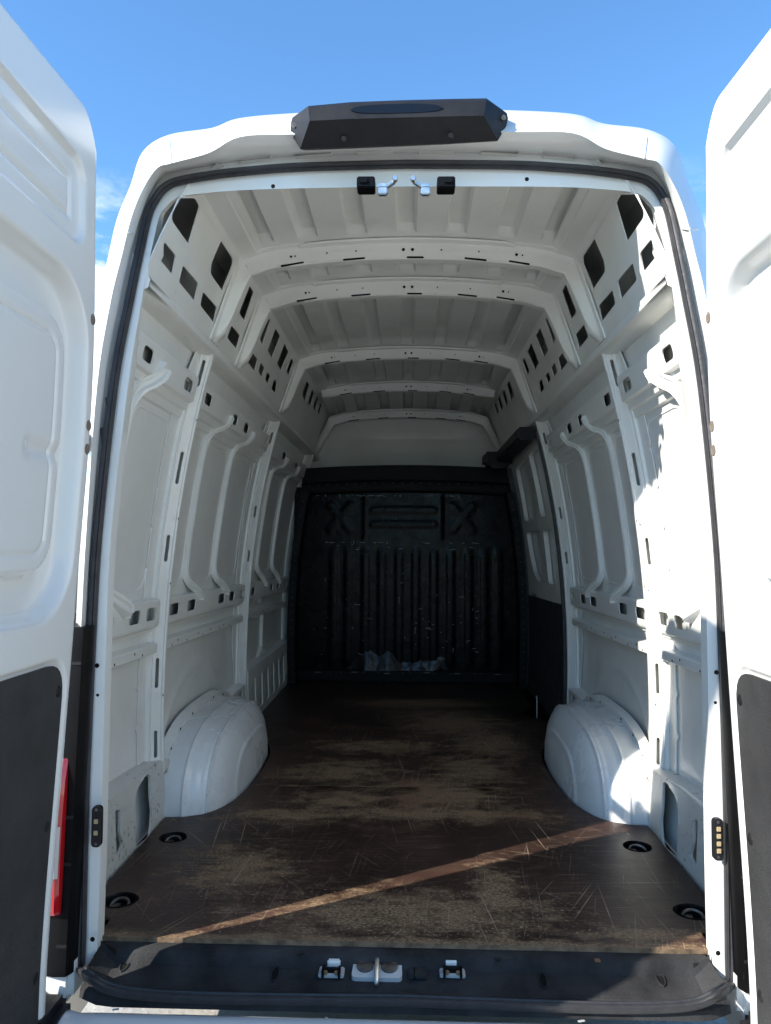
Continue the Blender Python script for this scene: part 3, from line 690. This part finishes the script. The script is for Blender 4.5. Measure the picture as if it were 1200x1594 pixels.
# bumper with step and corner pieces
m = MB(); pr = [(-.188, -.13), (-.20, -.118), (-.30, -.122), (-.325, -.135), (-.33, -.20), (-.32, -.36), (-.26, -.40)]
m.grid([[(x, y+(.10 if abs(x) > .93 else 0), z) for y, z in pr] for x in [-.95, -.93]+frange(-.9, .9, .1)+[.93, .95]]); bump = m.build('rear_bumper', 'plastic', van)
for s in (-1, 1):
    m = MB(); m.box((s*.862, -.120, -.21), (.150, .15, .27), bev=.02); m.build('bumper_corner', 'plastic', bump)
    m = MB(); m.box((s*.868, .03, -.055), (.146, .15, .11), bev=.015); m.build('body_corner', 'ext', van)
    m = MB(); m.box((s*.895, -.135, -.085), (.022, .07, .10), bev=.006); m.build('corner_guard', 'trim', bump)
    MB().lathe((s*.835, -.176, -.105), (0, -1, 0), disc_prof(.009, .003), 12).build('bolt', 'rubber', bump)
    MB().box((s*.90, -.335, -.22), (.06, .006, .10), bev=.002).build('reflector', 'red', bump)
# black lamp housings down the outer pillars and the tail lights
for s in (-1, 1):
    m = MB(); rows = []
    for z in frange(-.04, .79, .06):
        y = lean(z); w_ = .012*z
        rows.append([(s*(.795+w_*.2), y-.004, z), (s*.797, y-.036, z), (s*.806, y-.054, z), (s*.835, y-.056, z), (s*.90, y-.040, z), (s*.93, y+.0, z), (s*.94, y+.10, z)])
    m.grid(rows); m.add(rows[-1], [list(range(7))]); cv = m.build('lamp_pillar_cover', 'blackpaint', van)
    for z in (.70, .33, .22, .03):
        MB().box((s*.818, lean(z)-.054, z), (.026, .006, .008), bev=.001).build('cover_joint', 'plastic', cv)
    m = MB(); rows = []
    for z, e in [(.105, -.006), (.115, .0), (.22, .006), (.33, .006), (.42, .000), (.47, -.012)]:
        y = lean(z)-.056
        rows.append([(s*.822, y+.01, z), (s*.825, y-.010-e, z), (s*.834, y-.016-e, z), (s*.89, y-.010-e, z), (s*.945, y+.03, z), (s*.955, y+.14, z)])
    tl = MB().grid(rows); tl.add(rows[0], [list(range(6))]); tl.add(rows[-1], [list(range(6))]); tl = tl.build('tail_light', 'red', van, 30)
    m = MB(); rows = []
    for z in (.195, .20, .25, .31, .315):
        y = lean(z)-.056; e = .0085
        rows.append([(s*.8265, y-.0125-e, z), (s*.834, y-.0172-e, z), (s*.89, y-.0112-e, z)])
    m.grid(rows).build('reversing_lens', 'clear', tl)

# ---- rear doors, swung open about square to the body
def xin(z):  # inner face of the open left door (leans in with the curve of the tail)
    return -.812+.030*sstep(-.1, .9, z)+.062*sstep(.6, 2.1, z)**1.2
def edge_off(z): return .126-.55*lean(max(0, z))+.150*sstep(1.0, 2.05, z)**1.5
DW, DT, ZB = .70, .075, -.36
def ztop(s): return 2.005-.06*s-.11*max(0, 1-s/.10)**2.2
def rr_sd(s, z, s0, s1, z0, z1, r):
    cx, cz = (s0+s1)/2, (z0+z1)/2; qx, qz = abs(s-cx)-(s1-s0)/2+r, abs(z-cz)-(z1-z0)/2+r
    return math.hypot(max(qx, 0), max(qz, 0))+min(max(qx, qz), 0)-r
def sculpt(s, z):
    d = 0.
    a = rr_sd(s, z, .055, .64, .83, 1.60, .15)             # window-height recess with a raised field inside it
    b = rr_sd(s, z, .135, .58, .93, 1.50, .09)
    d += .042*sstep(.008, -.022, a)*(1-.72*sstep(.006, -.010, b))
    d += .005*math.exp(-((b+.045)/.004)**2)
    c = rr_sd(s, z, .075, .62, 1.68, 1.86, .05); d += .014*sstep(.006, -.006, c)
    d += .008*math.exp(-((c+.05)/.006)**2)
    e = rr_sd(s, z, .040, .65, -.20, .735, .07); d += .010*sstep(.006, -.006, e)
    d += .010*math.exp(-((z-1.20)/.018)**2)*sstep(.01, -.03, rr_sd(s, z, .12, .30, 1.1, 1.3, .02))
    return d
def door(side, label, ang=0., dx=0., dyo=0.):
    ca, sa = math.cos(ang), math.sin(ang)
    def pt(s, z, dep):
        x, y = -xin(z)+dep+dx, -(edge_off(z)+s+dyo)
        hx, hy = .86, -.06                                   # hinge axis; ang turns the leaf about it
        rx, ry = x-hx, y-hy
        return (side*(hx+rx*ca-ry*sa), hy+rx*sa+ry*ca, z)
    ss = [0, .004, .010, .018]+frange(.026, .674, .0065)+[.682, .69, .696, .70]
    N1, N2 = 430, 26; N = N1+N2
    def edge_drop(s, z, zt):
        e = min(s, DW-s, zt-z, z-ZB); return .018*(1-min(1, e/.018))**2
    rows = []; rows2 = []
    for s in ss:
        zt = ztop(s); r = []; r2 = []
        for i in range(N+1):
            z = ZB+(1.87-ZB)*i/N1 if i <= N1 else 1.87+(zt-1.87)*(i-N1)/N2; r.append(pt(s, z, sculpt(s, z)+edge_drop(s, z, zt))); r2.append(pt(s, z, DT-.02*(1-min(1, min(s, zt-z)/.03))**2))
        rows.append(r); rows2.append(r2)
    m = MB().grid(rows).grid(rows2)
    m.grid([[r[0] for r in rows], [r[0] for r in rows2]]); m.grid([[r[-1] for r in rows], [r[-1] for r in rows2]]); m.grid([rows[0], rows2[0]]); m.grid([rows[-1], rows2[-1]])
    d = m.build('rear_door', 'ext', van, 45); d['label'] = label
    lin = MB().plate(rrect(.047, .642, -.19, .725, .062, 6), [], lambda s, z, dd: pt(s, z, .002+dd), .06, .006).build('door_lining', 'lining', d)
    for s, z in [(.068, .66), (.068, .36), (.068, .03), (.4, .66), (.60, .3)]:
        MB().lathe(pt(s, z, .002), Vector((-side*ca, sa, 0)), [(0, .003), (.008, .0028), (.0125, .001), (.013, 0)], 16).build('lining_clip', 'plastic', lin)
    for z in (1.535, 1.285, 1.228):
        MB().lathe(pt(.027, z, .0002), Vector((-side*ca, sa, 0)), [(0, .0004), (.010, .0008), (.0125, .0016), (.0138, 0)], 20).build('access_plug', 'plug', d)
    MB().box(pt(.30, 1.20, .03), (.006, .09, .008)).build('slot', 'hole', d)
    # hinges reaching to the body
    for z in (1.27, -.10):
        h = MB(); p = Vector(pt(-.01, z, .045)); h.box(p, (.022, .06, .10), bev=.005); q = Vector((side*.855, -.03+lean(z), z)); h.box((p+q)/2+Vector((side*.012, 0, 0)), (.02, (q-p).length+.02, .05), bev=.005)
        h.lathe((p.x, p.y+.04, z-.06), (0, 0, 1), disc_prof(.012, .12), 14); h.build('hinge', 'ext', d)
    return d
door(-1, 'left rear door swung open, inner side in shade with black lower lining')
door(1, 'right rear door swung open, inner side in full sun with black lower lining', dx=-.034)

# ---- high brake light housing on the roof edge
q0 = on_y(622, 193, lambda z: lean(z)-.06)
Yh = q0[1]-.05
def hp(x, y, Y): return tuple(on_y(x, y, lambda z: Y))
A = [(480,166),(545,160),(622,157),(700,155),(757,154)]                    # top edge of the front face
B = [(482,188),(545,185),(622,183),(700,181),(753,180)]                    # break line
Cc = [(467,232),(545,229),(622,226),(700,223),(775,219)]                   # lower edge, back at the body
m = MB(); N_ = 5
back = Yh+.14
r0 = [hp(x, y-1, Yh+.012) for x, y in A]; r00 = [(p[0]*1.0, back+.06, p[2]+.01) for p in r0]
r1 = [hp(x, y+3, Yh) for x, y in A]; r2 = [hp(x, y, Yh-.004) for x, y in B]; r3 = [hp(x, y, Yh+.055) for x, y in Cc]; r4 = [(p[0], back+.06, p[2]+.07) for p in r3]
eL = [hp(455, 183, Yh+.07), hp(453, 190, Yh+.06), hp(452, 207, Yh+.07)]; eR = [hp(789, 176, Yh+.07), hp(791, 184, Yh+.06), hp(788, 196, Yh+.07)]
rows = []
for i, r in enumerate([r00, r0, r1, r2, r3, r4]):
    k = [0, 0, 0, 1, 2, 2][i]
    a = eL[k]; c = eR[k]
    if i in (0, 5): a = (a[0], back+.06, a[2]); c = (c[0], back+.06, c[2])
    rows.append([a]+list(r)+[c])
m.grid(rows); hs_ = m.build('brake_light_housing', 'plastic', van, 25); hs_['label'] = 'black plastic brake light housing on the rear roof edge'
m = MB(); P = []
cxl, wl_ = (545+690)/2, (690-545)/2
top_, bot_ = [], []
for i in range(21):
    u = -1+2*i/20; x = cxl+wl_*u; h = 8.5*math.sqrt(max(0, 1-abs(u)**3)); yc = 171-(x-545)*.022
    top_.append(hp(x, yc-h*.9, Yh-.0035)); bot_.append(hp(x, yc+h*.75, Yh-.0042))
MB().grid([top_, bot_]).build('brake_lens', 'dlens', hs_)
for x, y, Y in [(536, 217, .030), (702, 212, .030), (783, 184, .052), (459, 195, .055)]:
    p = hp(x, y, Yh+Y); MB().lathe(p, (0, -1, -.4), disc_prof(.0075, .012), 12).build('screw', 'steelring' if x in (783, 459) else 'plastic', hs_)

# ---- latches under the header
for s, x0, x1, xh in [(-1, 556, 584, 596), (1, 680, 708, 662)]:
    p = on_y((x0+x1)/2, 289, lambda z: lean(z)+.02); a = on_y(x0, 289, lambda z: lean(z)+.02); b_ = on_y(x1, 289, lambda z: lean(z)+.02)
    wd = b_[0]-a[0]
    la = MB(); la.box((p[0], p[1], p[2]), (wd, .05, .032), bev=.003); la.box((p[0]+s*.006, p[1]-.022, p[2]+.002), (wd*.5, .016, .018), bev=.003); la = la.build('door_latch', 'blackpaint', van)
    h = on_y(xh, 292, lambda z: lean(z)+.0); hk = MB(); hk.box((h[0], h[1]+.01, h[2]), (.026, .05, .014), bev=.003); hk.box((h[0], h[1]-.006, h[2]-.014), (.026, .018, .022), bev=.003); hk.box((h[0]-s*.022, h[1], h[2]+.010), (.03, .02, .008), Matrix.Rotation(s*.6, 3, 'Y'), bev=.002)
    hk.lathe((h[0]-s*.034, h[1]-.008, h[2]+.018), (0, -1, 0), disc_prof(.008, .014), 12); hk.build('latch_hook', 'zinc', la)

# ---- LED lamps on the rear pillars
for s, x, yc in [(-1, 151, 1286), (1, 1117, 1306)]:
    p = hit(x, yc, lambda q: lean(q[2])-.012-q[1]); L0 = Vector(p)
    def lm(u, v, d): return (L0.x+u, L0.y+d+.012*0, L0.z+v)
    b0 = MB().plate(rpoly([(-.012, -.050), (.012, -.050), (.012, .050), (-.012, .050)], .016, 6), [], lambda u, v, d: (L0.x+u, L0.y-.006+d, L0.z+v), .03, .014).build('pillar_lamp', 'plastic', van)
    b0['label'] = 'small black capsule lamp screwed to the rear pillar'
    for dz in ((-.014, .014) if s < 0 else (-.026, -.009, .009, .026)):
        MB().box((L0.x, L0.y-.008, L0.z+dz), (.010, .004, .011), bev=.001).build('led', 'led', b0)
    for dz in (-.042, .042): MB().lathe((L0.x, L0.y-.006, L0.z+dz), (0, -1, 0), disc_prof(.004, .002), 10).build('screw', 'steelring', b0)

# ---- bulkhead
XB0, XB1 = -.86, .86
def bx_(x): return (x-645)/1197.*5.79
def bz_(y): return on_y(640, y, lambda z: YF)[2]
def cap(x, z, x0, z0, x1, z1, r):
    ax, az = x1-x0, z1-z0; u = max(0, min(1, ((x-x0)*ax+(z-z0)*az)/(ax*ax+az*az))); return math.hypot(x-x0-ax*u, z-z0-az*u)-r
zt_, zb_ = bz_(772), bz_(840)
ribx = [bx_(440+u*.4) for u in (210, 268, 335, 398, 465, 530, 600, 665, 735, 795, 850)]
def brel(x, z):
    d = 0.
    if zb_ < z < zt_+.01:
        for cx, r in ((bx_(540), 1), (bx_(730), 1)):
            cz = (zt_+zb_)/2
            for k in (-1, 1): d = max(d, .0035*sstep(.010, -.006, cap(x, z, cx-.075, cz-.09*k, cx+.075, cz+.09*k, .028)))
        for yy_ in (794, 816):
            zc = bz_(yy_); d = max(d, .0035*sstep(.010, -.006, cap(x, z, bx_(592), zc, bx_(686), zc, .022)))
        for xx in (bx_(576), bx_(700)): d = max(d, .006*math.exp(-((x-xx)/.006)**2))
    if z < zb_-.05 and z > .08:
        e = sstep(.08, .16, z)*sstep(zb_-.04, zb_-.13, z)
        for xr in ribx: d = max(d, .0055*sstep(.036, .018, abs(x-xr-.03))*e)
    return d
def sag(x, z):
    k = sstep(.40, .13, z)*sstep(.06, .10, z)*(.35+.65*sstep(-.75, -.4, x)*sstep(.55, .1, x)); return .055*k+.006*math.sin(x*23+z*9)*k
xs = frange(XB0, XB1, .011); zs = frange(-.03, 1.46, .0115)
sag0 = sag
def sag(x, z): return 0.
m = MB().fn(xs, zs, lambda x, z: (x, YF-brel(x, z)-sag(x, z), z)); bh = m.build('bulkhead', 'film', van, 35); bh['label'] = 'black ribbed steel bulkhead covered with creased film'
# frame beams, rivets and the grey panel above
m = MB(); m.grid([[(x, YF-a, z+.03*(1-(x/.8)**2)) for a, z in [(.0, 1.39), (.035, 1.40), (.04, 1.41), (.04, 1.475), (.035, 1.485), (.02, 1.49), (.02, 1.60), (0, 1.60)]] for x in frange(-.80, .80, .08)]); tb = m.build('bulkhead_top_beam', 'blackpaint', bh)
m = MB()
for i in range(22):
    x = -.74+i*.07; m.lathe((x, YF-.041, 1.462+.03*(1-(x/.8)**2)), (0, -1, 0), disc_prof(.005, .004), 8)
m.build('rivet', 'rivet', bh)['kind'] = 'stuff'
m = MB(); m.box((0, YF-.025, .05), (1.70, .04, .07), bev=.006); m.build('bulkhead_foot_beam', 'blackpaint', bh)
m = MB()
for i in range(16): m.box((-.66+i*.088+.02*math.sin(i*3), YF-.046, .075+.004*math.sin(i*5)), (.045 if i % 3 == 0 else .008, .004, .004))
m.build('foot_clip', 'steelring', bh)['kind'] = 'stuff'
for s in (-1, 1):
    m = MB(); m.grid([[(s*(W(z)-.02), YF-.10, z), (s*(W(z)-.075), YF-.095, z), (s*(W(z)-.085), YF-.085, z), (s*(W(z)-.09), YF-.01, z)] for z in frange(-.02, 1.42, .1)]); fb = m.build('bulkhead_side_frame', 'blackpaint', bh)
    m = MB()
    for i in range(24): z = .08+i*.055; m.lathe((s*(W(z)-.05), YF-.098, z), (0, -1, 0), disc_prof(.0045, .004), 8)
    m.build('rivet', 'rivet', bh)['kind'] = 'stuff'
m = MB(); m.grid([[(x, 4.36-.05*sstep(1.9, 2.15, z)+.004*math.sin(x*4), z) for z in frange(1.50, 2.16, .04)] for x in frange(-.80, .80, .1)]); m.build('overhead_panel', 'skin', van)
m = MB(); m.add([(-.85, YF+.0, 1.55), (.85, YF, 1.55), (.85, 4.5, 1.55), (-.85, 4.5, 1.55)], [[0, 1, 2, 3]]); m.build('overhead_shelf', 'blackpaint', van)
# loose film billowing off the foot of the bulkhead: it only stands out where it has come away
from mathutils import noise as mn
def lf(x, v):
    up_ = .10+.07*mn.noise(Vector((x*3.1+1.3, .7, 0)))+.045*mn.noise(Vector((x*11, 3.3, 0)))
    z = .088+max(.03, up_)*v*1.25
    msk = sstep(-.50, -.30, x)*sstep(.36, .12, x)
    wr = .004*mn.noise(Vector((x*13, v*2.5, 4.)))+.002*mn.noise(Vector((x*31, v*5, 9.)))
    return (x, YF+.004-(.036*msk*(1-v)*max(.3, up_*9)+wr*(1-v)), z)
MB().fn(frange(-.72, .50, .009), frange(0, 1, .05), lf).build('loose_film', 'gfilm', bh)
# pale bars painted in as glints on the film
m = MB(); rnd = random.Random(8)
for i in range(110):
    x = rnd.uniform(-.7, .55); z = rnd.choice([bz_(852)+rnd.uniform(-.02, .02), rnd.uniform(.3, .85), bz_(772), bz_(845), rnd.uniform(.2, .5)]); l = rnd.choice([.006, .01, .018, .04])*rnd.uniform(.6, 1.4)
    if rnd.random() < .2 : m.box((x, YF-.008, z), (.003, .003, l))
    else: m.box((x, YF-.008, z), (l, .003, .003), Matrix.Rotation(rnd.uniform(-.3, .3), 3, 'Y'))
m.build('film_glint', 'glint', bh)['kind'] = 'stuff'

# ---- sliding door in the right front bay with its track
def sm(Y, z, d, o=.0): return (W(z)-o+d, Y, z)
outer = rpoly([(2.50, .66), (3.80, .64), (3.80, 1.66), (2.50, 1.68)], .05)
win = [rpoly([(2.62, 1.20), (2.98, 1.20), (2.98, 1.60), (2.62, 1.61)], .05), rpoly([(3.08, 1.20), (3.66, 1.20), (3.62, 1.58), (3.08, 1.59)], .06), rpoly([(2.62, 1.12), (2.98, 1.12), (2.98, .78), (2.70, .78), (2.62, .86)], .05), rpoly([(3.08, 1.12), (3.66, 1.12), (3.64, .98), (3.54, .84), (3.38, .78), (3.08, .78)], .05)]
m = MB().plate(outer, win, lambda Y, z, d: sm(Y, z, d), .06, .03); sd = m.build('sliding_door', 'in', van)
m = MB().fn(frange(2.5, 3.85, .1), frange(-.05, 1.7, .05), lambda Y, z: sm(Y, z, .035)); m.build('door_skin', 'skin', sd)
m = MB().plate(rpoly([(2.49, -.03), (3.86, -.03), (3.86, .66), (2.49, .68)], .02), [], lambda Y, z, d: sm(Y, z, d, .008), .08, .02); m.build('door_lining', 'lining', sd)
P = [(W(z)-.012, 2.475, z) for z in frange(.0, 1.66, .06)]; m = MB().sweep(P, [(-1, 0, 0)]*len(P), [(-.014, -.01), (.014, -.01), (.010, .010), (-.010, .010)]); m.build('door_edge_seal', 'rubber', sd)
P = [(W(z)-.02, 3.83, z) for z in frange(.0, 1.60, .06)]; m = MB().sweep(P, [(-1, 0, 0)]*len(P), [(-.02, -.02), (.02, -.02), (.014, .014), (-.014, .014)]); m.build('door_edge_seal', 'rubber', sd)
m = MB(); m.box((.69, 3.15, 1.665), (.11, 1.32, .075), bev=.012); tr = m.build('door_track_cover', 'plastic', van); tr['label'] = 'black sliding door track cover along the right cant rail'
m = MB(); m.box((.655, 3.72, 1.655), (.20, .20, .10), bev=.02); m.box((.66, 3.70, 1.60), (.12, .12, .03), bev=.01); m.build('track_end_cover', 'plastic', tr)
m = MB(); m.box((.80, 2.86, .03), (.006, .012, .14)); m.build('step_bracket', 'scratchpaint', sd)
m = MB(); m.box((.82, 3.2, -.12), (.22, .7, .02)); m.build('step_well', 'blackpaint', sd)

# ---- wheels under the body
for s in (-1, 1):
    T = MB().lathe((s*.80-s*.1, 1.53, -.33), (s, 0, 0), [(.20, 0), (.30, -.005), (.328, .02), (.33, .06), (.33, .15), (.328, .18), (.30, .205), (.20, .20)], 40); T = T.build('rear_wheel', 'tyre', van)
    MB().lathe((s*.80-s*.1, 1.53, -.33), (s, 0, 0), [(0, .15), (.06, .17), (.08, .14), (.17, .13), (.19, .19), (.205, .20)], 32).build('rim', 'zinc', T)
    T2 = MB().lathe((s*.70, 5.0, -.33), (s, 0, 0), [(.20, 0), (.30, -.005), (.33, .06), (.33, .15), (.30, .205), (.20, .20)], 40)
